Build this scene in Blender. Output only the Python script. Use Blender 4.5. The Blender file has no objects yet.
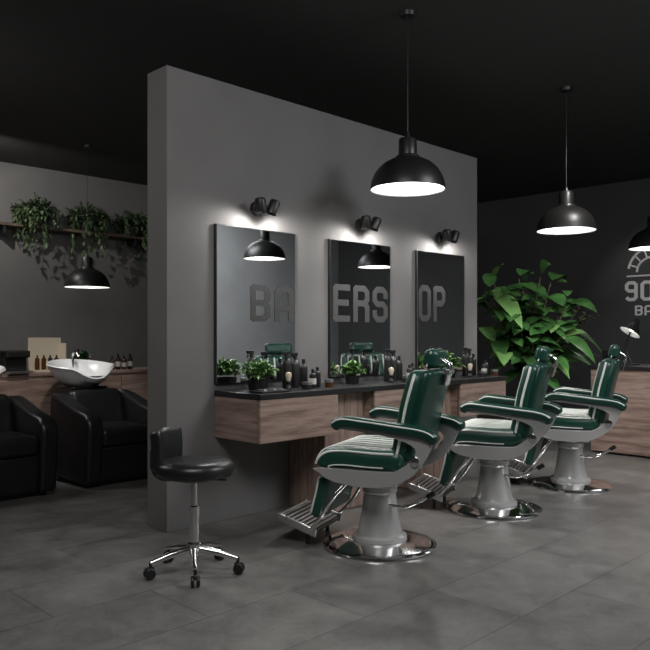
import bpy, bmesh, math, random
from mathutils import Vector, Matrix
random.seed(7)
scene=bpy.context.scene
scene.view_settings.view_transform='Standard'
C=math.sqrt(.5)
# ---------------------------------------------------------------- materials
def mat(name,col,rough=.5,metal=0,emit=None,es=0,coat=0,noise=0,nscale=8,bump=0,spec=.5,stretch=(1,1,1)):
    m=bpy.data.materials.new(name); m.use_nodes=True
    nt=m.node_tree; b=nt.nodes['Principled BSDF']
    b.inputs['Base Color'].default_value=(*col,1); b.inputs['Roughness'].default_value=rough
    b.inputs['Metallic'].default_value=metal; b.inputs['Coat Weight'].default_value=coat
    b.inputs['Specular IOR Level'].default_value=spec
    if emit: b.inputs['Emission Color'].default_value=(*emit,1); b.inputs['Emission Strength'].default_value=es
    if noise or bump:
        tc=nt.nodes.new('ShaderNodeTexCoord'); mp=nt.nodes.new('ShaderNodeMapping'); mp.inputs['Scale'].default_value=stretch
        n=nt.nodes.new('ShaderNodeTexNoise'); n.inputs['Scale'].default_value=nscale; n.inputs['Detail'].default_value=6
        nt.links.new(tc.outputs['Object'],mp.inputs[0]); nt.links.new(mp.outputs[0],n.inputs['Vector'])
        if noise:
            r=nt.nodes.new('ShaderNodeValToRGB')
            r.color_ramp.elements[0].position=.3; r.color_ramp.elements[1].position=.7
            r.color_ramp.elements[0].color=(*[c*(1-noise) for c in col],1)
            r.color_ramp.elements[1].color=(*[min(1,c*(1+noise)) for c in col],1)
            nt.links.new(n.outputs['Fac'],r.inputs[0]); nt.links.new(r.outputs[0],b.inputs['Base Color'])
        if bump:
            bp=nt.nodes.new('ShaderNodeBump'); bp.inputs['Strength'].default_value=bump; bp.inputs['Distance'].default_value=.01
            nt.links.new(n.outputs['Fac'],bp.inputs['Height']); nt.links.new(bp.outputs[0],b.inputs['Normal'])
    return m
M_wall=mat('plaster_grey',(.155,.15,.148),.85,noise=.06,nscale=3,bump=.05)
M_wallb=mat('plaster_grey_rear',(.14,.135,.133),.85,noise=.06,nscale=3,bump=.05)
M_wallr=mat('plaster_charcoal',(.085,.085,.087),.85,noise=.08,nscale=2,bump=.05)
M_wallf=mat('plaster_mid_grey',(.40,.405,.41),.85,noise=.08,nscale=2,bump=.05)
M_ceil=mat('ceiling_black',(.05,.049,.049),.9,noise=.05)
M_black=mat('black_metal',(.012,.012,.012),.4)
M_blackm=mat('black_laminate',(.014,.014,.015),.35,noise=.2)
M_leather=mat('black_leather',(.012,.012,.013),.34,bump=.15,nscale=60)
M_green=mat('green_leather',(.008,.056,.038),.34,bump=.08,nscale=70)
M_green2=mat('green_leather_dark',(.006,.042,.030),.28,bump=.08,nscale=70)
M_pipe=mat('white_piping',(.8,.83,.78),.45)
M_alu=mat('cast_white_enamel',(.50,.50,.49),.26,metal=.35,coat=.3)
M_chrome=mat('chrome',(.85,.85,.85),.10,metal=1)
M_steel=mat('brushed_steel',(.65,.65,.65),.28,metal=1)
M_dsteel=mat('dark_steel',(.10,.10,.10),.4,metal=1)
M_cer=mat('white_ceramic',(.9,.9,.91),.12,coat=.5)
M_white=mat('white_inner',(.85,.85,.83),.6)
M_glow=mat('lamp_diffuser',(1,1,1),.5,emit=(1,.98,.95),es=5)
M_mirror=mat('mirror_glass',(.80,.815,.82),.01,metal=1)
M_letter=mat('frosted_lettering',(.072,.072,.073),.7,spec=.1)
M_letterw=mat('white_wall_print',(.9,.9,.9),.8)
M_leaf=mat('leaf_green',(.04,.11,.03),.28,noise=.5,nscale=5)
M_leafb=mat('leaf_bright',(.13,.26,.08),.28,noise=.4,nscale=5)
M_leafd=mat('leaf_olive',(.07,.11,.05),.5,noise=.5,nscale=5)
M_stem=mat('stem_brown',(.09,.07,.04),.7)
M_soil=mat('soil',(.02,.015,.01),.9)
M_cream=mat('cream_card',(.6,.52,.40),.7)
M_amber=mat('amber_glass',(.08,.03,.01),.15,coat=.5)
M_label=mat('paper_label',(.6,.58,.52),.6)
M_plank=mat('dark_plank',(.10,.07,.05),.6,noise=.4,stretch=(1,12,12))
def wood(name,axis):
    m=bpy.data.materials.new(name); m.use_nodes=True; nt=m.node_tree; b=nt.nodes['Principled BSDF']
    tc=nt.nodes.new('ShaderNodeTexCoord'); mp=nt.nodes.new('ShaderNodeMapping')
    s=[14,14,14]; s[axis]=1.1; mp.inputs['Scale'].default_value=s
    n=nt.nodes.new('ShaderNodeTexNoise'); n.inputs['Scale'].default_value=2.2; n.inputs['Detail'].default_value=8; n.inputs['Distortion'].default_value=.6
    n2=nt.nodes.new('ShaderNodeTexNoise'); n2.inputs['Scale'].default_value=9; n2.inputs['Detail'].default_value=4
    mx=nt.nodes.new('ShaderNodeMath'); mx.operation='MULTIPLY_ADD'; mx.inputs[1].default_value=.35
    r=nt.nodes.new('ShaderNodeValToRGB')
    r.color_ramp.elements[0].position=.45; r.color_ramp.elements[0].color=(.15,.095,.077,1)
    r.color_ramp.elements[1].position=.85; r.color_ramp.elements[1].color=(.40,.285,.235,1)
    nt.links.new(tc.outputs['Object'],mp.inputs[0]); nt.links.new(mp.outputs[0],n.inputs['Vector']); nt.links.new(mp.outputs[0],n2.inputs['Vector'])
    nt.links.new(n2.outputs['Fac'],mx.inputs[0]); nt.links.new(n.outputs['Fac'],mx.inputs[2]); nt.links.new(mx.outputs[0],r.inputs[0])
    nt.links.new(r.outputs[0],b.inputs['Base Color']); b.inputs['Roughness'].default_value=.55
    return m
M_wood=wood('oak_veneer_x',0); M_woody=wood('oak_veneer_y',1); M_woodz=wood('oak_veneer_z',2)
def floor_mat():
    m=bpy.data.materials.new('concrete_tiles'); m.use_nodes=True; nt=m.node_tree; b=nt.nodes['Principled BSDF']
    tc=nt.nodes.new('ShaderNodeTexCoord')
    br=nt.nodes.new('ShaderNodeTexBrick'); br.offset=.5
    br.inputs['Color1'].default_value=(.142,.137,.131,1); br.inputs['Color2'].default_value=(.178,.172,.165,1); br.inputs['Mortar'].default_value=(.075,.072,.07,1)
    br.inputs['Scale'].default_value=1; br.inputs['Mortar Size'].default_value=.003; br.inputs['Brick Width'].default_value=.9; br.inputs['Row Height'].default_value=.45
    n=nt.nodes.new('ShaderNodeTexNoise'); n.inputs['Scale'].default_value=5.5; n.inputs['Detail'].default_value=15; n.inputs['Roughness'].default_value=.82; n.inputs['Distortion'].default_value=.3
    r=nt.nodes.new('ShaderNodeValToRGB'); r.color_ramp.elements[0].position=.36; r.color_ramp.elements[0].color=(.6,.6,.6,1); r.color_ramp.elements[1].position=.66; r.color_ramp.elements[1].color=(1.3,1.29,1.28,1)
    mx=nt.nodes.new('ShaderNodeMix'); mx.data_type='RGBA'; mx.blend_type='MULTIPLY'; mx.inputs[0].default_value=1
    nt.links.new(tc.outputs['Object'],br.inputs['Vector']); nt.links.new(tc.outputs['Object'],n.inputs['Vector']); nt.links.new(n.outputs['Fac'],r.inputs[0])
    nt.links.new(br.outputs['Color'],mx.inputs[6]); nt.links.new(r.outputs[0],mx.inputs[7]); nt.links.new(mx.outputs[2],b.inputs['Base Color'])
    rr=nt.nodes.new('ShaderNodeMapRange'); rr.inputs[3].default_value=.22; rr.inputs[4].default_value=.44
    nt.links.new(n.outputs['Fac'],rr.inputs[0]); nt.links.new(rr.outputs[0],b.inputs['Roughness'])
    bp=nt.nodes.new('ShaderNodeBump'); bp.inputs['Strength'].default_value=.12; bp.inputs['Distance'].default_value=.01
    nt.links.new(n.outputs['Fac'],bp.inputs['Height']); nt.links.new(bp.outputs[0],b.inputs['Normal'])
    return m
M_floor=floor_mat()
# ---------------------------------------------------------------- helpers
def link(o,parent=None):
    scene.collection.objects.link(o)
    if parent: o.parent=parent
    return o
def empty(name,loc=(0,0,0),rz=0):
    o=bpy.data.objects.new(name,None); o.empty_display_size=.1; o.location=loc; o.rotation_euler=(0,0,rz); return link(o)
def fin(name,me,m,parent,loc=(0,0,0),rot=(0,0,0),smooth=True,ang=40,bevel=0,sub=0,segs=3):
    for x in (m if isinstance(m,(list,tuple)) else [m]): me.materials.append(x)
    if smooth:
        for p in me.polygons: p.use_smooth=True
        me.set_sharp_from_angle(angle=math.radians(ang))
    o=bpy.data.objects.new(name,me); o.location=loc; o.rotation_euler=rot; link(o,parent)
    if bevel:
        b=o.modifiers.new('bev','BEVEL'); b.width=bevel; b.segments=segs; b.limit_method='ANGLE'; b.angle_limit=math.radians(35)
    if sub:
        s=o.modifiers.new('sub','SUBSURF'); s.levels=sub; s.render_levels=sub
    return o
def box(name,size,loc,m,parent=None,rot=(0,0,0),bevel=.003,smooth=False,segs=2):
    bm=bmesh.new(); bmesh.ops.create_cube(bm,size=1); bmesh.ops.scale(bm,vec=size,verts=bm.verts)
    me=bpy.data.meshes.new(name); bm.to_mesh(me); bm.free()
    return fin(name,me,m,parent,loc,rot,smooth=smooth,bevel=bevel,segs=segs)
def cushion(name,size,loc,m,parent=None,rot=(0,0,0),r=.04):
    o=box(name,size,loc,m,parent,rot,bevel=r,smooth=True,segs=6)
    for p in o.data.polygons: p.use_smooth=True
    return o
def lathe(name,prof,m,parent=None,loc=(0,0,0),rot=(0,0,0),seg=40,ang=35,sc=(1,1)):
    vs=[];fs=[]
    for (r,z) in prof:
        for k in range(seg):
            a=2*math.pi*k/seg; vs.append((max(r,1e-4)*math.cos(a)*sc[0],max(r,1e-4)*math.sin(a)*sc[1],z))
    for i in range(len(prof)-1):
        for k in range(seg):
            k2=(k+1)%seg; fs.append((i*seg+k,i*seg+k2,(i+1)*seg+k2,(i+1)*seg+k))
    me=bpy.data.meshes.new(name); me.from_pydata(vs,[],fs); me.update()
    return fin(name,me,m,parent,loc,rot,ang=ang)
def tube(name,pts,r,m,parent=None,seg=10,loc=(0,0,0)):
    pts=[Vector(p) for p in pts]; vs=[];fs=[]; n=len(pts); u=None
    rs=r if isinstance(r,(list,tuple)) else [r]*n
    for i,p in enumerate(pts):
        t=(pts[min(i+1,n-1)]-pts[max(i-1,0)]).normalized()
        if u is None: u=t.orthogonal().normalized()
        else: u=(u-t*u.dot(t)).normalized()
        v=t.cross(u)
        for k in range(seg):
            a=2*math.pi*k/seg; vs.append(p+(u*math.cos(a)+v*math.sin(a))*rs[i])
    for i in range(n-1):
        for k in range(seg):
            k2=(k+1)%seg; fs.append((i*seg+k,i*seg+k2,(i+1)*seg+k2,(i+1)*seg+k))
    fs.append(tuple(range(seg))[::-1]); fs.append(tuple((n-1)*seg+k for k in range(seg)))
    me=bpy.data.meshes.new(name); me.from_pydata(vs,[],fs); me.update()
    return fin(name,me,m,parent,loc,ang=60)
def smoothpath(pts,n=6):
    P=[Vector(p) for p in pts]; out=[]
    Q=[P[0]*2-P[1]]+P+[P[-1]*2-P[-2]]
    for i in range(1,len(Q)-2):
        a,b,c,d=Q[i-1:i+3]
        for k in range(n):
            t=k/n; out.append(.5*((2*b)+(c-a)*t+(2*a-5*b+4*c-d)*t*t+(3*b-a-3*c+d)*t**3))
    out.append(P[-1]); return out
def slab(name,path,w,th,m,parent,x=0,loc=(0,0,0),taper=None,curve=0,n=6):
    P=smoothpath([(0,a,b) for a,b in path],n); N=len(P)
    def rr(w,th,r):
        out=[]
        for cx,cy,a0 in((w/2-r,th/2-r,0),(-w/2+r,th/2-r,90),(-w/2+r,-th/2+r,180),(w/2-r,-th/2+r,270)):
            for k in range(5):
                a=math.radians(a0+k*22.5); out.append((cx+r*math.cos(a),cy+r*math.sin(a)))
        o2=[]
        for i in range(len(out)):
            p=out[i];q=out[(i+1)%len(out)]; o2.append(p)
            if abs(p[0]-q[0])>w*.4:
                for j in range(1,6): o2.append((p[0]+(q[0]-p[0])*j/6,p[1]+(q[1]-p[1])*j/6))
        return o2
    base=rr(w,th,min(th,w)*.42); S=len(base); vs=[];fs=[]
    rings=[]
    L=[0]
    for i in range(1,N): L.append(L[-1]+(P[i]-P[i-1]).length)
    tot=L[-1]; e=min(th*.4,tot*.3)
    def at(s):
        s=max(0,min(tot,s))
        for i in range(1,N):
            if L[i]>=s-1e-9:
                f=(s-L[i-1])/max(L[i]-L[i-1],1e-9); p=P[i-1].lerp(P[i],f)
                a=(P[min(i+1,N-1)]-P[max(i-2,0)]).normalized(); return p,a
        return P[-1],(P[-1]-P[-2]).normalized()
    ss=[(e*(1-math.cos(a)),math.sin(a)) for a in (0.25,.5,.8,1.1,1.4)]
    stations=[(s,f) for s,f in ss]+[(e+(tot-2*e)*k/(N),1) for k in range(1,N)]+[(tot-s,f) for s,f in ss[::-1]]
    for s,f in stations:
        p,t=at(s); nrm=Vector((0,-t.z,t.y))
        wf=taper(s/tot) if taper else 1
        red=(1-f)*th*.42
        for a,b in base:
            aa=a*wf; aa-=math.copysign(min(red,abs(aa)),aa); bb=b*(max(f,.25)+.0)
            cb=curve*((2*a/w)**2)
            vs.append(p+Vector((aa+x,0,0))+nrm*(bb+cb))
        rings.append(len(vs)-S)
    for i in range(len(rings)-1):
        for k in range(S):
            k2=(k+1)%S; fs.append((rings[i]+k,rings[i]+k2,rings[i+1]+k2,rings[i+1]+k))
    fs.append(tuple(range(S))[::-1]); fs.append(tuple(rings[-1]+k for k in range(S)))
    me=bpy.data.meshes.new(name); me.from_pydata(vs,[],fs); me.update()
    bm=bmesh.new(); bm.from_mesh(me); bmesh.ops.recalc_face_normals(bm,faces=bm.faces); bm.to_mesh(me); bm.free()
    return fin(name,me,m,parent,loc,ang=75)
def offpath(path,off,n=6,trim=0):
    P=smoothpath([(0,a,b) for a,b in path],n); out=[]
    for i,p in enumerate(P):
        t=(P[min(i+1,len(P)-1)]-P[max(i-1,0)]).normalized(); out.append(p+Vector((0,-t.z,t.y))*off)
    return out[trim:len(out)-trim] if trim else out
def extr(name,poly,x0,x1,m,parent,bevel=.008,loc=(0,0,0),rot=(0,0,0)):
    bm=bmesh.new(); vs=[bm.verts.new((x0,a,b)) for a,b in poly]; f=bm.faces.new(vs)
    r=bmesh.ops.extrude_face_region(bm,geom=[f]); bmesh.ops.translate(bm,vec=(x1-x0,0,0),verts=[v for v in r['geom'] if isinstance(v,bmesh.types.BMVert)])
    bmesh.ops.recalc_face_normals(bm,faces=bm.faces)
    me=bpy.data.meshes.new(name); bm.to_mesh(me); bm.free()
    return fin(name,me,m,parent,loc,rot,bevel=bevel,ang=30)
def sm2(poly,n=4):
    P=[Vector((a,b,0)) for a,b in poly]; N=len(P); out=[]
    for i in range(N):
        a,b,c,d=P[i-1],P[i],P[(i+1)%N],P[(i+2)%N]
        for k in range(n):
            t=k/n; v=.5*((2*b)+(c-a)*t+(2*a-5*b+4*c-d)*t*t+(3*b-a-3*c+d)*t**3); out.append((v.x,v.y))
    return out
# ---------------------------------------------------------------- room
X0,X1,Y0,Y1,H=-2.2,10.3,-2.6,9.33,3.3
def slabroom(name,a,b,m):
    return box(name,[b[i]-a[i] for i in range(3)],[(a[i]+b[i])/2 for i in range(3)],m,bevel=0)
slabroom('floor',(X0-.1,Y0-.1,-.1),(X1+.1,Y1+.1,0),M_floor)
slabroom('ceiling',(X0-.1,Y0-.1,H),(X1+.1,Y1+.1,H+.1),M_ceil)
slabroom('wall_back',(X0,Y1,0),(X1,Y1+.1,H),M_wallb)
slabroom('wall_right',(X1,Y0,0),(X1+.1,Y1,H),M_wallr)
slabroom('wall_front',(X0,Y0-.1,0),(X1,Y0,H),M_wallf)
slabroom('wall_left',(X0-.1,Y0,0),(X0,Y1,H),M_wall)
WY=3.69
box('wall_partition',(3.21,.21,2.72),(2.39+1.605,WY+.105,1.36),M_wall,bevel=.003)
# ---------------------------------------------------------------- lettering
def glyph(ch):
    l,r,b,t,m,c=.09,.51,.085,.915,.51,.10
    bowl=[(l,b),(l,t),(r-c,t),(r,t-c),(r,m+c),(r-c,m),(l,m)]
    D={'B':[bowl,[(r-c,m),(r,m-c),(r,b+c),(r-c,b),(l,b)]],
     'A':[[(l,b-.085),(l,t-c),(l+c,t),(r-c,t),(r,t-c),(r,b-.085)],[(l,.38),(r,.38)]],
     'P':[[(l,b-.085),(l,t)]+bowl[1:]],'R':[[(l,b-.085),(l,t)]+bowl[1:],[(r-c,m),(r,m-c),(r,b-.085)]],
     'E':[[(r+.05,t),(l,t),(l,b),(r+.05,b)],[(l,m),(r,m)]],
     'S':[[(r,t-.22),(r,t-c),(r-c,t),(l+c,t),(l,t-c),(l,m+c),(l+c,m),(r-c,m),(r,m-c),(r,b+c),(r-c,b),(l+c,b),(l,b+c),(l,b+.22)]],
     'O':[[(l+c,t),(r-c,t),(r,t-c),(r,b+c),(r-c,b),(l+c,b),(l,b+c),(l,t-c),(l+c,t)]],
     '9':[[(r,m),(l+c,m),(l,m+c),(l,t-c),(l+c,t),(r-c,t),(r,t-c),(r,b+c),(r-c,b),(l+c,b),(l,b+c)]]}
    D['0']=D['O']; return D[ch]
def fit_text(name,txt,parent,m,u0,u1,z0,z1,plane,axis,sw=.165):
    vs=[];fs=[]; adv=.70; tot=adv*len(txt)-.10
    h=sw/2; idx=0
    for i,ch in enumerate(txt):
        for st in glyph(ch):
            for p,q in zip(st[:-1],st[1:]):
                p=Vector((p[0]+i*adv,p[1]));q=Vector((q[0]+i*adv,q[1])); d=(q-p).normalized(); n=Vector((-d.y,d.x))
                dg=abs(d.x*d.y)>.1; e=h*.2 if dg else h*.42
                a=p-d*e; c=q+d*e; k=len(vs); idx+=1; off=-.00012*idx
                for w in (a-n*h,c-n*h,c+n*h,a+n*h):
                    fx=w.x/tot; fz=min(1,max(0,w.y))
                    if axis=='x': vs.append((u0+(u1-u0)*fx,plane+off,z0+(z1-z0)*fz))
                    else: vs.append((plane+off,u0+(u1-u0)*fx,z0+(z1-z0)*fz))
                fs.append((k,k+1,k+2,k+3))
    me=bpy.data.meshes.new(name); me.from_pydata(vs,[],fs); me.update()
    return fin(name,me,m,parent,smooth=False)
# ---------------------------------------------------------------- mirrors
MX=[2.727,3.72,4.712]
for i,(x,(t,a,b,z0,z1)) in enumerate(zip(MX,[('BA',2.99,3.37,1.235,1.475),('ERS',3.745,4.345,1.245,1.515),('OP',4.725,5.09,1.26,1.555)])):
    e=empty('wall_mirror',(x+.33,WY,1.34))
    box('backing',(.66,.016,.985),(0,-.009,0),M_black,e,bevel=.001)
    box('glass',(.65,.006,.975),(0,-.020,0),M_mirror,e,bevel=.001)
    fit_text('lettering',t,e,M_letter,a-x-.33,b-x-.33,z0-1.34,z1-1.34,-.0238,'x')
    s=empty('wall_spotlight',(x+.33,WY,1.965))
    lathe('wall_plate',[(0,0),(.045,0),(.045,.02),(.04,.03),(0,.03)],M_black,s,rot=(math.pi/2,0,0))
    tube('arm',smoothpath([(0,-.02,0),(-.01,-.07,.005),(0,-.10,0)]),.010,M_black,s)
    for dx in(-.05,.055):
        lathe('spot_head',[(0,.05),(.028,.048),(.036,.035),(.038,-.04),(.034,-.045),(.03,-.03),(0,-.03)],M_black,s,loc=(dx,-.11,0),rot=(math.radians(12),math.radians(17 if dx>0 else -17),0))
        lathe('spot_lens',[(0,-.028),(.029,-.028)],M_glow,s,loc=(dx,-.11,0),rot=(math.radians(12),math.radians(17 if dx>0 else -17),0))
    tube('crossbar',[(-.05,-.10,0),(.055,-.10,0)],.012,M_black,s)
    for dx in(-.10,.105):
        ld=bpy.data.lights.new('sconce_light','SPOT'); ld.energy=11; ld.spot_size=math.radians(160); ld.spot_blend=.6; ld.shadow_soft_size=.04; ld.color=(1,.97,.93)
        lo=bpy.data.objects.new('bulb_light',ld); lo.location=(dx*.7,-.14,-.06); lo.rotation_euler=(math.radians(20),math.radians(-22 if dx>0 else 22),0); link(lo,s)
# ---------------------------------------------------------------- styling counter
e=empty('styling_counter',(2.727,WY,0))
CW=5.372-2.727; YF=-.44
box('worktop',(CW,.44,.035),(CW/2,YF/2-.001,.7925),M_blackm,e,bevel=.003)
for x in (0,.993,1.985):
    box('drawer_carcass',(.63,.40,.25),(x+.318,-.205,.650),M_woody,e,bevel=.001)
    box('drawer_front',(.64,.02,.25),(x+.322,YF+.012,.650),M_wood,e,bevel=.0015)
for x in (.62,1.615):
    box('plinth_panel',(.39,.34,.77),(x+.19,-.175,.39),M_woodz,e,bevel=.002)
# ---------------------------------------------------------------- pendant lamps
def pendant(x,y,z,energy=18,R=.25):
    e=empty('pendant_lamp',(x,y,z)); s=R/.25
    prof=[(.25,0),(.249,.02),(.242,.055),(.225,.10),(.198,.14),(.16,.175),(.115,.20),(.082,.212),(.078,.225),(.062,.232),(.06,.33),(.052,.342),(.02,.35),(.012,.38),(0,.38)]
    lathe('shade',[(r*s,h*s) for r,h in prof],M_black,e,seg=56)
    inn=[(.25,0),(.243,.004),(.236,.055),(.219,.098),(.192,.136),(.155,.17),(.11,.192),(0,.195)]
    lathe('shade_inner',[(r*s,h*s) for r,h in inn],M_white,e,seg=56)
    lathe('diffuser',[(0,.028),(.2*s,.03),(.236*s,.045)],M_glow,e,seg=48)
    tube('cable',[(0,0,.37),(0,0,H-z-.02)],.004,M_black,e,seg=8)
    lathe('ceiling_canopy',[(0,H-z-.03),(.05,H-z-.028),(.055,H-z-.001),(0,H-z-.001)],M_black,e)
    ld=bpy.data.lights.new('pendant_light','SPOT'); ld.energy=energy; ld.spot_size=math.radians(115); ld.spot_blend=.8; ld.shadow_soft_size=.15; ld.color=(1,.97,.93)
    lo=bpy.data.objects.new('bulb_light',ld); lo.location=(0,0,.02); link(lo,e)
pendant(3.88,3.10,2.118,70)
pendant(6.04,3.07,2.055,100)
pendant(8.05,3.10,2.07,50)
pendant(5.69,.63,2.05,110)
pendant(7.45,.85,2.05,60)
pendant(4.03,7.85,1.69,60)
# ---------------------------------------------------------------- barber chair
def barber_chair(x,y,rz):
    e=empty('barber_chair',(x,y,0),rz)
    lathe('base_disc',[(0,0),(.305,0),(.31,.006),(.308,.014),(.295,.02),(.28,.022),(.2,.036),(.14,.042),(0,.042)],M_chrome,e,seg=72)
    lathe('pedestal',[(0,.04),(.15,.042),(.148,.06),(.125,.072),(.118,.09),(.105,.16),(.092,.25),(.088,.29),(.095,.30),(.095,.33),(0,.33)],M_alu,e,seg=48,ang=25)
    lathe('piston',[(.06,.32),(.06,.38),(0,.38)],M_chrome,e)
    extr('seat_carrier',[(-.2,.42),(-.14,.355),(.14,.355),(.22,.42)],-.17,.17,M_alu,e,.01)
    tube('lever',smoothpath([(-.05,-.05,.24),(-.06,-.16,.235),(-.07,-.24,.27),(-.07,-.30,.31)]),.009,M_chrome,e)
    tube('lever_grip',[(-.07,-.285,.30),(-.07,-.325,.325)],.014,M_black,e)
    # seat
    sp=[(-.22,.505),(-.05,.50),(.12,.503),(.205,.488),(.238,.435)]
    slab('seat',sp,.54,.125,M_green,e)
    for k in range(-3,4):
        px=k*.070
        tube('seat_piping',[Vector((px,p.y,p.z)) for p in offpath(sp,.060,trim=3)],.0075,M_pipe,e,seg=6)
    for sx in(-1,1):
        tube('seat_edge_piping',[Vector((sx*.264,p.y,p.z)) for p in offpath(sp,.042,trim=2)],.0065,M_pipe,e,seg=6)
        tube('seat_lower_piping',[Vector((sx*.268,p.y,p.z)) for p in offpath(sp,-.030,trim=4)],.004,M_pipe,e,seg=6)
    lp=[(.240,.40),(.258,.31),(.295,.17)]
    slab('leg_rest',lp,.46,.065,M_green,e)
    for k in range(-3,4):
        tube('leg_piping',[Vector((k*.058,p.y,p.z)) for p in offpath(lp,.033,trim=2)],.006,M_pipe,e,seg=6)
    for sx in(-1,1):
        tube('leg_rest_arm',smoothpath([(sx*.20,.10,.385),(sx*.235,.18,.29),(sx*.235,.25,.18),(sx*.210,.32,.10)]),.010,M_chrome,e)
        tube('leg_edge_piping',[Vector((sx*.225,p.y,p.z)) for p in offpath(lp,.024,trim=1)],.006,M_pipe,e,seg=6)
    # tilted cast footrest tread: dark plate, bright ribs
    a0=Vector((0,.315,.085)); a1=Vector((0,.515,.155)); dd=(a1-a0); th=math.atan2(dd.z,dd.y)
    extr('footrest_plate',[(a0.y,a0.z-.02),(a1.y,a1.z-.022),(a1.y+.006,a1.z-.004),(a0.y-.006,a0.z-.004)],-.18,.18,M_dsteel,e,.002)
    for sx in(-1,1): extr('footrest_cheek',[(a0.y-.012,a0.z-.03),(a1.y+.01,a1.z-.03),(a1.y+.018,a1.z+.014),(a0.y-.018,a0.z+.012)],.178 if sx>0 else -.192,.192 if sx>0 else -.178,M_steel,e,.003)
    for k in range(8):
        p=a0+dd*((k+.5)/8); box('footrest_rib',(.35,.011,.014),(0,p.y,p.z),M_steel,e,rot=(th,0,0),bevel=.003)
    tube('footrest_rim',[(-.19,a1.y+.012,a1.z-.004),(.19,a1.y+.012,a1.z-.004)],.012,M_steel,e)
    for k in(-.14,.14):
        tube('footrest_leg',[(k,.37,.09),(k,.37,.003)],.011,M_black,e)
    # side frames and arms
    fp=[(.245,.455),(.232,.43),(.17,.395),(.05,.375),(-.10,.376),(-.21,.41),(-.30,.48),(-.350,.56),(-.368,.63),(-.28,.655),(.09,.680),(.13,.675),(.115,.664),(-.05,.650),(-.20,.625),(-.285,.585),(-.27,.53),(-.20,.475),(-.12,.457)]
    ap=[(-.40,.625),(-.33,.662),(-.18,.680),(.0,.697),(.10,.702),(.155,.672)]
    for sx in(-1,1):
        a=sx*.275; b=sx*.303
        extr('side_frame',sm2(fp,3),min(a,b),max(a,b),M_alu,e,.007)
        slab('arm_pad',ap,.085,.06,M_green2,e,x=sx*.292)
        for q in(-1,1): tube('arm_piping',[Vector((sx*.292+q*.040,p.y,p.z)) for p in offpath(ap,.016,trim=2)],.0045,M_pipe,e,seg=6)
        lathe('hinge_cap',[(0,.012),(.024,.010),(.028,0),(.028,-.01)],M_chrome,e,loc=(sx*.304,-.285,.52),rot=(0,sx*math.pi/2,0))
    # backrest
    bp_=[(-.20,.50),(-.225,.62),(-.25,.76),(-.28,.88),(-.30,.965)]
    tf=lambda s:1-.10*max(0,(s-.6)/.4)**2
    slab('backrest',bp_,.50,.10,M_green,e,taper=tf,curve=-.03)
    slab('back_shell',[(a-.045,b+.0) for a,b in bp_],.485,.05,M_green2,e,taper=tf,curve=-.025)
    for k in range(-3,4):
        px=k*.066
        tube('back_piping',[Vector((px*(1-.05*(i/20)),p.y,p.z)) + Vector((0,.03*(2*px/.5)**2,0)) for i,p in enumerate(offpath(bp_,-.052,trim=2))],.008,M_pipe,e,seg=6)
    for sx in(-1,1):
        pts=offpath(bp_,-.005,trim=1); n=len(pts)
        tube('back_edge_piping',[Vector((sx*.252*tf(i/n),p.y+.028,p.z)) for i,p in enumerate(pts)],.0075,M_pipe,e,seg=6)
    box('headrest_bracket',(.10,.015,.09),(0,-.378,.925),M_chrome,e,rot=(math.radians(14),0,0),bevel=.004)
    for sx in(-1,1): tube('headrest_post',smoothpath([(sx*.03,-.375,.91),(sx*.03,-.392,.985),(sx*.03,-.355,1.02)]),.008,M_chrome,e)
    tube('headrest_knob',[(-.06,-.388,.955),(.06,-.388,.955)],.013,M_steel,e)
    slab('headrest',[(-.305,.975),(-.318,1.025),(-.33,1.075)],.25,.075,M_green,e,curve=-.012)
    for sx in(-1,1): tube('headrest_piping',[(sx*.12,-.295,.985),(sx*.12,-.31,1.03),(sx*.12,-.32,1.065)],.005,M_pipe,e,seg=6)
for x,y in((3.08,2.655),(4.25,2.668),(5.34,2.68)): barber_chair(x,y,math.radians(22))
# ---------------------------------------------------------------- rolling stool
e=empty('rolling_stool',(2.09,2.985,0),math.radians(20))
for k in range(5):
    a=k*2*math.pi/5; ca,sa=math.cos(a),math.sin(a)
    tube('base_leg',[(.02*ca,.02*sa,.115),(.12*ca,.12*sa,.10),(.215*ca,.215*sa,.075)],[.02,.016,.012],M_chrome,e)
    tube('caster_stem',[(.215*ca,.215*sa,.08),(.215*ca,.215*sa,.05)],.008,M_black,e)
    for d in(-.013,.013):
        lathe('caster_wheel',[(0,-.008),(.022,-.008),(.026,-.004),(.026,.004),(.022,.008),(0,.008)],M_black,e,loc=(.22*ca-sa*d,.22*sa+ca*d,.027),rot=(math.pi/2,0,a))
    box('caster_hood',(.045,.02,.02),(.22*ca,.22*sa,.047),M_black,e,rot=(0,0,a),bevel=.006)
lathe('hub',[(0,.09),(.035,.09),(.035,.14),(.026,.15),(0,.15)],M_chrome,e)
lathe('gas_lift',[(.025,.14),(.025,.32),(.016,.325),(.014,.46),(0,.46)],M_chrome,e)
lathe('seat_plate',[(0,.445),(.09,.45),(.1,.465),(0,.467)],M_black,e)
lathe('seat',[(0,.465),(.15,.465),(.182,.475),(.192,.495),(.19,.52),(.175,.54),(.13,.548),(0,.545)],M_leather,e,seg=56,ang=80)
tube('height_lever',[(0,0,.45),(.1,-.12,.44)],.005,M_black,e)
ba=math.radians(122-20)
dv=Vector((math.cos(ba),math.sin(ba),0))
tube('back_bracket',smoothpath([dv*.05+Vector((0,0,.455)),dv*.17+Vector((0,0,.45)),dv*.215+Vector((0,0,.49)),dv*.22+Vector((0,0,.58))]),.014,M_black,e)
o=slab('backrest',[(.0,.50),(.008,.60),(.0,.69)],.26,.055,M_leather,e,curve=-.05,loc=dv*.19)
o.rotation_euler=(0,0,ba+math.pi/2)
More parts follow.
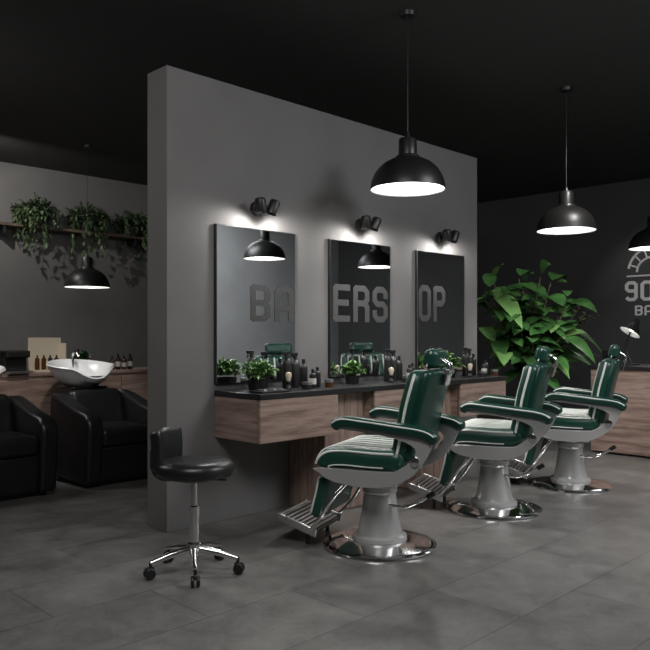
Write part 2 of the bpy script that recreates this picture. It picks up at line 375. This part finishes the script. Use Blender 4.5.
# ---------------------------------------------------------------- backwash units
def backwash(x,y):
    e=empty('backwash_chair',(x,y,0))
    W=.70
    arm=[(.0,.03),(-.02,.25),(-.035,.45),(-.02,.52),(.03,.56),(.20,.59),(.45,.66),(.60,.69),(.62,.60),(.60,.03)]
    for sx in(-1,1):
        a=sx*W/2; b=sx*(W/2-.13)
        extr('arm',arm,min(a,b),max(a,b),M_leather,e,.03)
    extr('base',[(.03,.03),(.02,.30),(.58,.30),(.58,.03)],-.23,.23,M_leather,e,.02)
    cushion('seat_cushion',(.44,.50,.14),(0,.24,.37),M_leather,e,r=.04)
    slab('backrest',[(.46,.36),(.50,.52),(.57,.70)],.46,.12,M_leather,e)
    box('plinth',(.60,.5,.03),(0,.32,.015),M_black,e)
    extr('basin_column',[(.64,0),(.66,.60),(.60,.72),(.92,.72),(.88,.60),(.86,0)],-.16,.16,M_black,e,.01)
    seg=48; prof=[(0,-.02,0),(.5,-.015,0),(.8,.05,0),(.95,.12,0),(1.0,.15,0),(1.03,.155,0),(1.0,.165,0),(.94,.155,0),(.86,.12,0),(.7,.04,0),(.45,.015,0),(0,.01,0)]
    vs=[];fs=[]
    for r,z,_ in prof:
        for k in range(seg):
            a=2*math.pi*k/seg; rx=.25*(1+.08*math.cos(2*a)); ry=.29
            zz=z
            dipp=max(0,-math.sin(a)-.75)/.25
            if r>.85: zz=z-.07*dipp
            zz+=.05*(math.sin(a))*r*.7
            vs.append((rx*r*math.cos(a),ry*r*math.sin(a),zz))
    for i in range(len(prof)-1):
        for k in range(seg):
            k2=(k+1)%seg; fs.append((i*seg+k,i*seg+k2,(i+1)*seg+k2,(i+1)*seg+k))
    me=bpy.data.meshes.new('basin'); me.from_pydata(vs,[],fs); me.update()
    fin('basin',me,M_cer,e,loc=(0,.78,.74),ang=70)
    tube('tap',smoothpath([(.05,1.02,.86),(.05,1.02,.98),(.05,.96,1.0),(.05,.92,.97)]),.012,M_chrome,e)
    box('neck_cushion',(.18,.05,.04),(0,.55,.79),M_black,e,bevel=.015)
backwash(2.97,5.12); backwash(2.05,5.12)
e=empty('storage_cabinet',(1.2,6.35,0))
box('carcass',(3.6,.45,.78),(1.8,.225,.40),M_wood,e,bevel=.002)
for k in range(6): box('door_panel',(.59,.018,.70),(.3+k*.6,-.009,.41),M_wood,e,bevel=.002)
box('top',(3.62,.48,.025),(1.8,.225,.8025),M_wood,e,bevel=.002)
# ---------------------------------------------------------------- vegetation
def leaf(vs,fs,base,d,up,L,W,droop=.3,fold=.25,shape=0,n=6):
    d=d.normalized(); side=d.cross(up)
    if side.length<1e-3: side=Vector((1,0,0))
    side.normalize(); nrm=side.cross(d).normalized(); b0=len(vs)
    for i in range(n+1):
        t=i/n; w=W/2*(math.sin(math.pi*min(1,t**(.8+shape)))**.8 if 0<t<1 else .02)
        p=base+d*(L*t)-Vector((0,0,1))*(droop*L*t*t)
        vs.append(p-side*w+nrm*w*fold); vs.append(p); vs.append(p+side*w+nrm*w*fold)
    for i in range(n):
        a=b0+i*3
        fs.append((a,a+1,a+4,a+3)); fs.append((a+1,a+2,a+5,a+4))
def mesh_of(name,vs,fs,m,parent,fm=None):
    me=bpy.data.meshes.new(name); me.from_pydata(vs,[],fs); me.update()
    o=fin(name,me,m,parent,ang=80)
    if fm:
        for p,k in zip(me.polygons,fm): p.material_index=k
    return o
def big_plant(x,y):
    e=empty('potted_houseplant',(x,y,0)); vs=[];fs=[];fm=[]
    lathe('pot',[(0,0),(.17,0),(.22,.38),(.23,.40),(.21,.40),(.19,.34),(0,.34)],M_black,e)
    lathe('soil',[(0,.36),(.2,.36)],M_soil,e)
    rnd=random.Random(5)
    L_=Vector((-C,C,0)); F_=Vector((C,C,0))
    tips=[(.42,-.1,1.60),(.34,.1,1.70),(.20,-.1,1.50),(.04,.1,1.60),(-.06,-.2,1.72),(-.22,0,1.68),(-.36,-.1,1.50),(.46,.0,1.3),(-.15,-.25,1.25),(.15,-.25,1.30),(0,.2,1.66),(.38,-.2,1.05),(-.36,-.15,1.05),(.05,-.3,1.15),(.28,-.2,1.45),(-.42,-.1,1.3),(.47,-.1,1.5),(.12,-.3,.95),(-.14,-.3,.95),(-.30,-.2,1.4),(-.12,-.2,1.5),(-.25,-.3,1.15),(.24,-.1,1.15),(.10,0,1.72)]
    for a,b,z in tips:
        tip=L_*a+F_*b+Vector((0,0,z)); root=Vector((rnd.uniform(-.06,.06),rnd.uniform(-.06,.06),.35))
        mid=(root*.5+tip*.5)+Vector((0,0,.1))-(L_*a+F_*b)*.1
        P=smoothpath([root,mid,tip],8); tube('stem',P,[.012-.007*i/len(P) for i in range(len(P))],M_stem,e,seg=6)
        nl=rnd.randint(7,9)
        for k in range(nl):
            t=.5+.5*k/(nl-1); p=P[min(len(P)-1,int(t*(len(P)-1)))]
            an=k*2.4+rnd.uniform(-.4,.4); out=Vector((math.cos(an),math.sin(an),0))
            if out.x>.3 and a<-.3: out.x*=.4
            d=out+Vector((0,0,rnd.uniform(-.1,1.0)+ (1.0 if k==nl-1 else 0)))
            ln=rnd.uniform(.24,.40); n0=len(fs)
            st=p+d.normalized()*.04
            upv=Vector((0,0,1))+out*rnd.uniform(-.3,.3)-F_*.5
            leaf(vs,fs,st,d,upv,ln,ln*rnd.uniform(.42,.58),droop=rnd.uniform(.2,.9),fold=.18,n=8)
            kk=1 if (a>.25 and rnd.random()<.6) or rnd.random()<.12 else 0  # left stems get more bright leaves: spotlight put into the leaf colour
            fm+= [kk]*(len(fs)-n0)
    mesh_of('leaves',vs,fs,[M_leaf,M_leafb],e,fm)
    vs=[];fs=[]
    for k in range(16):
        an=rnd.uniform(-.2,1.2); d=(-L_)*math.cos(an)+F_*math.sin(an)*.8
        P=smoothpath([Vector((0,0,.4)),d*.25+Vector((0,0,.95+rnd.uniform(-.1,.2))),d*rnd.uniform(.5,.68)+Vector((0,0,rnd.uniform(.95,1.45)))],9)
        tube('frond_stem',P,.004,M_stem,e,seg=5)
        for i in range(6,len(P)):
            t=(P[i]-P[i-1]).normalized(); s=t.cross(Vector((0,0,1))).normalized()
            for sg in(-1,1): leaf(vs,fs,P[i],s*sg+t*.6,Vector((0,0,1)),.14,.035,droop=.2,n=4)
    mesh_of('fronds',vs,fs,[M_leafd],e)
big_plant(6.76,3.84)
def bushy(name,loc,w,h,n,lsz,m,pot=True,trail=0,seed=1,ps=1):
    rnd=random.Random(seed); e=empty(name,loc); vs=[];fs=[]
    if pot:
        lathe('pot',[(0,0),(w*.32*ps,0),(w*.4*ps,h*.4*ps),(w*.36*ps,h*.4*ps),(w*.33*ps,h*.34*ps),(0,h*.34*ps)],M_black,e,seg=28)
    z0=h*.38*ps
    for i in range(n):
        a=rnd.uniform(0,6.28); r=rnd.random()**.6; d=Vector((math.cos(a),math.sin(a),0))
        end=d*(w*.5*r)+Vector((0,0,z0+h*.6*rnd.uniform(.3,1)*(1.1-r*.5)))
        if trail and rnd.random()<.45:
            end=d*(w*.5*rnd.uniform(.7,1))+Vector((0,0,z0-trail*rnd.random()**1.6))
            if end.y>.13: end.y=.13
            P=smoothpath([Vector((0,0,z0)),Vector((d.x*w*.42,min(d.y*w*.42,.12),z0+h*.25)),end],5)
        else:
            if trail: end.y=min(end.y,.12)
            P=smoothpath([Vector((d.x*w*.1,d.y*w*.1,z0)),end*.6+Vector((0,0,z0*.4+.01)),end],4)
        for j in range(2,len(P)):
            t=(P[j]-P[j-1]).normalized()
            for q in range(2):
                dd=t+Vector((rnd.uniform(-1,1),rnd.uniform(-1,1),rnd.uniform(-.5,.8)))
                leaf(vs,fs,P[j],dd,Vector((0,0,1)),lsz*rnd.uniform(.6,1.1),lsz*.45,droop=.3,n=3)
            a0=len(vs); s=Vector((.0015,0,0)); vs+= [P[j-1]-s,P[j-1]+s,P[j]+s,P[j]-s]; fs.append((a0,a0+1,a0+2,a0+3))
    mesh_of('foliage',vs,fs,[m],e); return e
e=empty('wall_shelf',(1.5,Y1,2.50))
box('board',(4.4,.26,.035),(2.1,-.131,0),M_plank,e)
for k in(.3,2.1,3.9): box('bracket',(.03,.24,.10),(k,-.121,-.065),M_black,e,bevel=.002)
def X_at(px,Y): u=(px-325)/740; return Y*(1+u)/(1-u)
for i,(px,s) in enumerate(((36,1.0),(88,.95),(133,1.1))):
    bushy('trailing_shelf_plant',(X_at(px,9.15),9.15,2.52),.54*s,.45,72,.08,M_leafd,trail=.42*s,seed=i+4,ps=.6)
# ---------------------------------------------------------------- counter items
def bottle(name,X,Y,z,r,h,m,cap=M_black,label=True,kind=0):
    e=empty(name,(X,Y,z))
    lathe('body',[(0,0),(r*.95,0),(r,.004),(r,h*.68),(r*.9,h*.75),(r*.4,h*.82),(r*.38,h*.86),(0,h*.86)],m,e,seg=24)
    if label: lathe('label',[(r*1.02,h*.2),(r*1.02,h*.52)],M_label,e,seg=24)
    if kind==0: lathe('cap',[(0,h*.84),(r*.48,h*.84),(r*.46,h),(0,h)],cap,e,seg=20)
    elif kind==1:
        lathe('collar',[(0,h*.84),(r*.5,h*.84),(r*.4,h*.93),(0,h*.93)],cap,e,seg=20)
        box('spray_head',(.055,.02,.022),(-.012,0,h*.98),cap,e,bevel=.004)
        box('trigger',(.008,.012,.04),(-.03,0,h*.9),cap,e,rot=(0,.4,0),bevel=.002)
    return e
def jar(name,X,Y,z,r,h,m=M_black):
    e=empty(name,(X,Y,z)); lathe('body',[(0,0),(r,0),(r,h*.6),(0,h*.6)],m,e,seg=24); lathe('lid',[(0,h*.62),(r*1.04,h*.62),(r*1.04,h),(0,h)],M_steel,e,seg=24)
CZ=.811
def brush(X,Y):
    e=empty('shaving_brush',(X,Y,CZ))
    lathe('handle',[(0,0),(.016,0),(.018,.01),(.009,.03),(.014,.05),(.012,.055)],M_black,e,seg=20)
    lathe('bristles',[(.011,.053),(.02,.09),(.016,.105),(0,.11)],M_cream,e,seg=20)
for base in (0,.99,1.98):
    Yc=3.46
    bottle('spray_bottle',3.15+base,Yc+.03,CZ,.030,.23,M_black,kind=1,label=False)
    bottle('spray_bottle',3.25+base,Yc+.06,CZ,.028,.22,M_dsteel,kind=1,label=False)
    bottle('hair_tonic_bottle',3.30+base,Yc-.05,CZ,.022,.12,M_black)
    bottle('hair_tonic_bottle',3.37+base,Yc-.02,CZ,.022,.13,M_black,label=False)
    bottle('shampoo_bottle',3.35+base,Yc+.09,CZ,.026,.18,M_black,label=False)
    jar('pomade_jar',3.20+base,Yc-.10,CZ,.032,.045)
    jar('pomade_jar',3.44+base,Yc-.06,CZ,.03,.05,M_amber)
    brush(3.08+base,Yc-.06)
for base in(0,1.98):
    bushy('potted_herb',(2.92+base,3.50,CZ),.22,.21,90,.04,M_leafb,seed=int(base*10)+11,ps=.8)
bushy('potted_herb',(3.80,3.53,CZ),.17,.17,60,.04,M_leafb,seed=33,ps=.8)
e=empty('accessory_tray',(2.87,3.33,CZ)); box('tray',(.22,.11,.012),(0,0,.006),M_black,e,bevel=.003)
for k in(-.06,0,.05): box('comb',(.02,.09,.006),(k,0,.016),M_steel,e,rot=(0,0,k*4),bevel=.001)
# items on storage cabinet
SZ=.816
e=empty('coffee_machine',(X_at(10,6.5),6.5,SZ)); box('body',(.2,.24,.20),(0,0,.101),M_black,e,bevel=.015); box('head',(.2,.12,.06),(0,-.13,.17),M_black,e,bevel=.01); box('drip_tray',(.18,.12,.02),(0,-.15,.012),M_steel,e)
e=empty('product_display',(X_at(48,6.5),6.52,SZ)); box('back_board',(.30,.02,.31),(0,.05,.155),M_cream,e); box('base',(.30,.14,.02),(0,0,.011),M_cream,e); box('side_board',(.015,.12,.26),(.148,0,.13),M_cream,e)
for k in(-.09,-.03,.03,.09): lathe('sample_bottle',[(0,.02),(.02,.02),(.02,.12),(.008,.13),(.008,.15),(0,.15)],M_black if k>0 else M_amber,e,loc=(k,0,.002),seg=18)
for k,px in enumerate((112,118,124,130)): bottle('shampoo_bottle',X_at(px,6.48),6.48,SZ,.025,.13+.02*(k%2),M_black if k%2 else M_amber)
bushy('potted_herb',(X_at(80,6.62),6.60,SZ),.18,.2,60,.04,M_leaf,seed=77)
# ---------------------------------------------------------------- reception desk
e=empty('reception_desk',(7.0,1.2,0))
box('carcass',(.62,2.1,.80),(.32,1.05,.42),M_woody,e,bevel=.002)
for k in range(3): box('front_panel',(.02,.69,.80),(-.001,.35+k*.70,.42),M_woody,e,bevel=.003)
box('kick',(.5,2.0,.03),(.33,1.05,.015),M_black,e); box('top',(.68,2.14,.035),(.31,1.05,.838),M_blackm,e)
e=empty('desk_lamp',(7.25,3.00,.856))
lathe('base',[(0,0),(.075,0),(.075,.012),(0,.016)],M_black,e)
tube('stem',smoothpath([(0,0,.01),(.0,.06,.17),(.0,.0,.36)]),.008,M_black,e)
ax=Vector((-.45,.35,-.85)).normalized(); q=Vector((0,0,-1)).rotation_difference(ax).to_euler()
for nm,pr,mm in(('shade',[(0,.10),(.022,.10),(.03,.07),(.045,.045),(.105,-.05),(.10,-.05)],M_black),('shade_inner',[(.10,-.05),(.045,.035),(0,.04)],M_white),('bulb',[(0,-.035),(.02,-.03),(.028,-.01),(.02,.02),(0,.03)],M_glow)):
    lathe(nm,pr,mm,e,loc=(-.03,-.02,.36),rot=q)
e=empty('card_terminal',(7.2,3.2,.856)); box('screen',(.02,.14,.12),(0,0,.09),M_black,e,rot=(0,-.3,0)); box('stand',(.08,.08,.03),(.01,0,.016),M_black,e)
e=empty('wall_logo',(X1,0,0))
fit_text('number','90',e,M_letterw,4.36,3.96,1.62,1.90,-.004,'y')
fit_text('word','BARBER',e,M_letterw,4.22,3.45,1.42,1.56,-.004,'y')
P=[]
for k in range(25):
    a=math.pi*(.05+.95*k/24); P.append((-.006,3.95+.36*math.cos(a),2.02+.34*math.sin(a)))
tube('arc_upper',P,.02,M_letterw,e,seg=6)
P=[(-.006,3.95+.24*math.cos(math.pi*k/20),2.02+.2*math.sin(math.pi*k/20)) for k in range(21)]
tube('arc_lower',P,.018,M_letterw,e,seg=6)
for k in range(7):
    a=math.pi*(.1+.8*k/6); tube('comb_tooth',[(-.006,3.95+.25*math.cos(a),2.02+.21*math.sin(a)),(-.006,3.95+.34*math.cos(a),2.02+.32*math.sin(a))],.012,M_letterw,e,seg=6)
tube('rule',[(-.006,4.33,1.965),(-.006,3.55,1.965)],.014,M_letterw,e,seg=6)
# ---------------------------------------------------------------- lights
def area(name,loc,target,size,energy,col=(1,1,1)):
    ld=bpy.data.lights.new(name,'AREA'); ld.energy=energy; ld.color=col; ld.size=size
    o=bpy.data.objects.new(name,ld); o.location=loc
    o.rotation_euler=(Vector(target)-Vector(loc)).to_track_quat('-Z','Y').to_euler(); link(o); return o
def spot(name,loc,target,energy,size,soft=.05,blend=.6,col=(1,.97,.92)):
    ld=bpy.data.lights.new(name,'SPOT'); ld.energy=energy; ld.spot_size=math.radians(size); ld.spot_blend=blend; ld.shadow_soft_size=soft; ld.color=col
    o=bpy.data.objects.new(name,ld); o.location=loc; o.rotation_euler=(Vector(target)-Vector(loc)).to_track_quat('-Z','Y').to_euler(); link(o)
area('ceiling_softlight',(.9,1.4,3.1),(3.2,3.0,.6),1.4,58,(1,.99,.98))
area('ceiling_softlight_side',(4.4,.2,3.1),(4.4,1.6,0),1.2,72,(.97,.98,1))
area('backroom_softlight',(1.2,6.2,3.1),(2.4,6.0,.5),1.2,30,(1,.97,.94))
area('front_wall_fill',(6.5,-1.0,3.1),(6.6,-1.6,0),2.0,65,(.96,.98,1))  # added fill, brightens the front wall that the mirrors reflect
spot('plant_spot',(5.6,2.2,3.15),(6.6,3.9,1.5),120,45,.1)
spot('logo_fill_spot',(8.8,3.3,3.15),(10.3,3.9,1.8),30,50,.05)  # extra spot without a fixture, put in to lift the wall print
spot('shelf_track_spot',(2.6,7.9,3.2),(4.4,9.33,1.8),110,95,.015)
spot('basin_fill_spot',(2.4,4.6,3.15),(2.9,5.9,.8),110,38,.1)  # added light with no fixture, whitens the basins
w=bpy.data.worlds.new('world'); scene.world=w; w.use_nodes=True
w.node_tree.nodes['Background'].inputs[0].default_value=(.5,.5,.5,1); w.node_tree.nodes['Background'].inputs[1].default_value=.05
# ---------------------------------------------------------------- camera
cd=bpy.data.cameras.new('camera'); cd.lens=740/650*36; cd.sensor_width=36; cd.shift_y=10/650; cd.clip_start=.05
co=bpy.data.objects.new('camera',cd); co.location=(0,0,1.15); co.rotation_euler=(math.pi/2,0,-math.pi/4); link(co); scene.camera=co
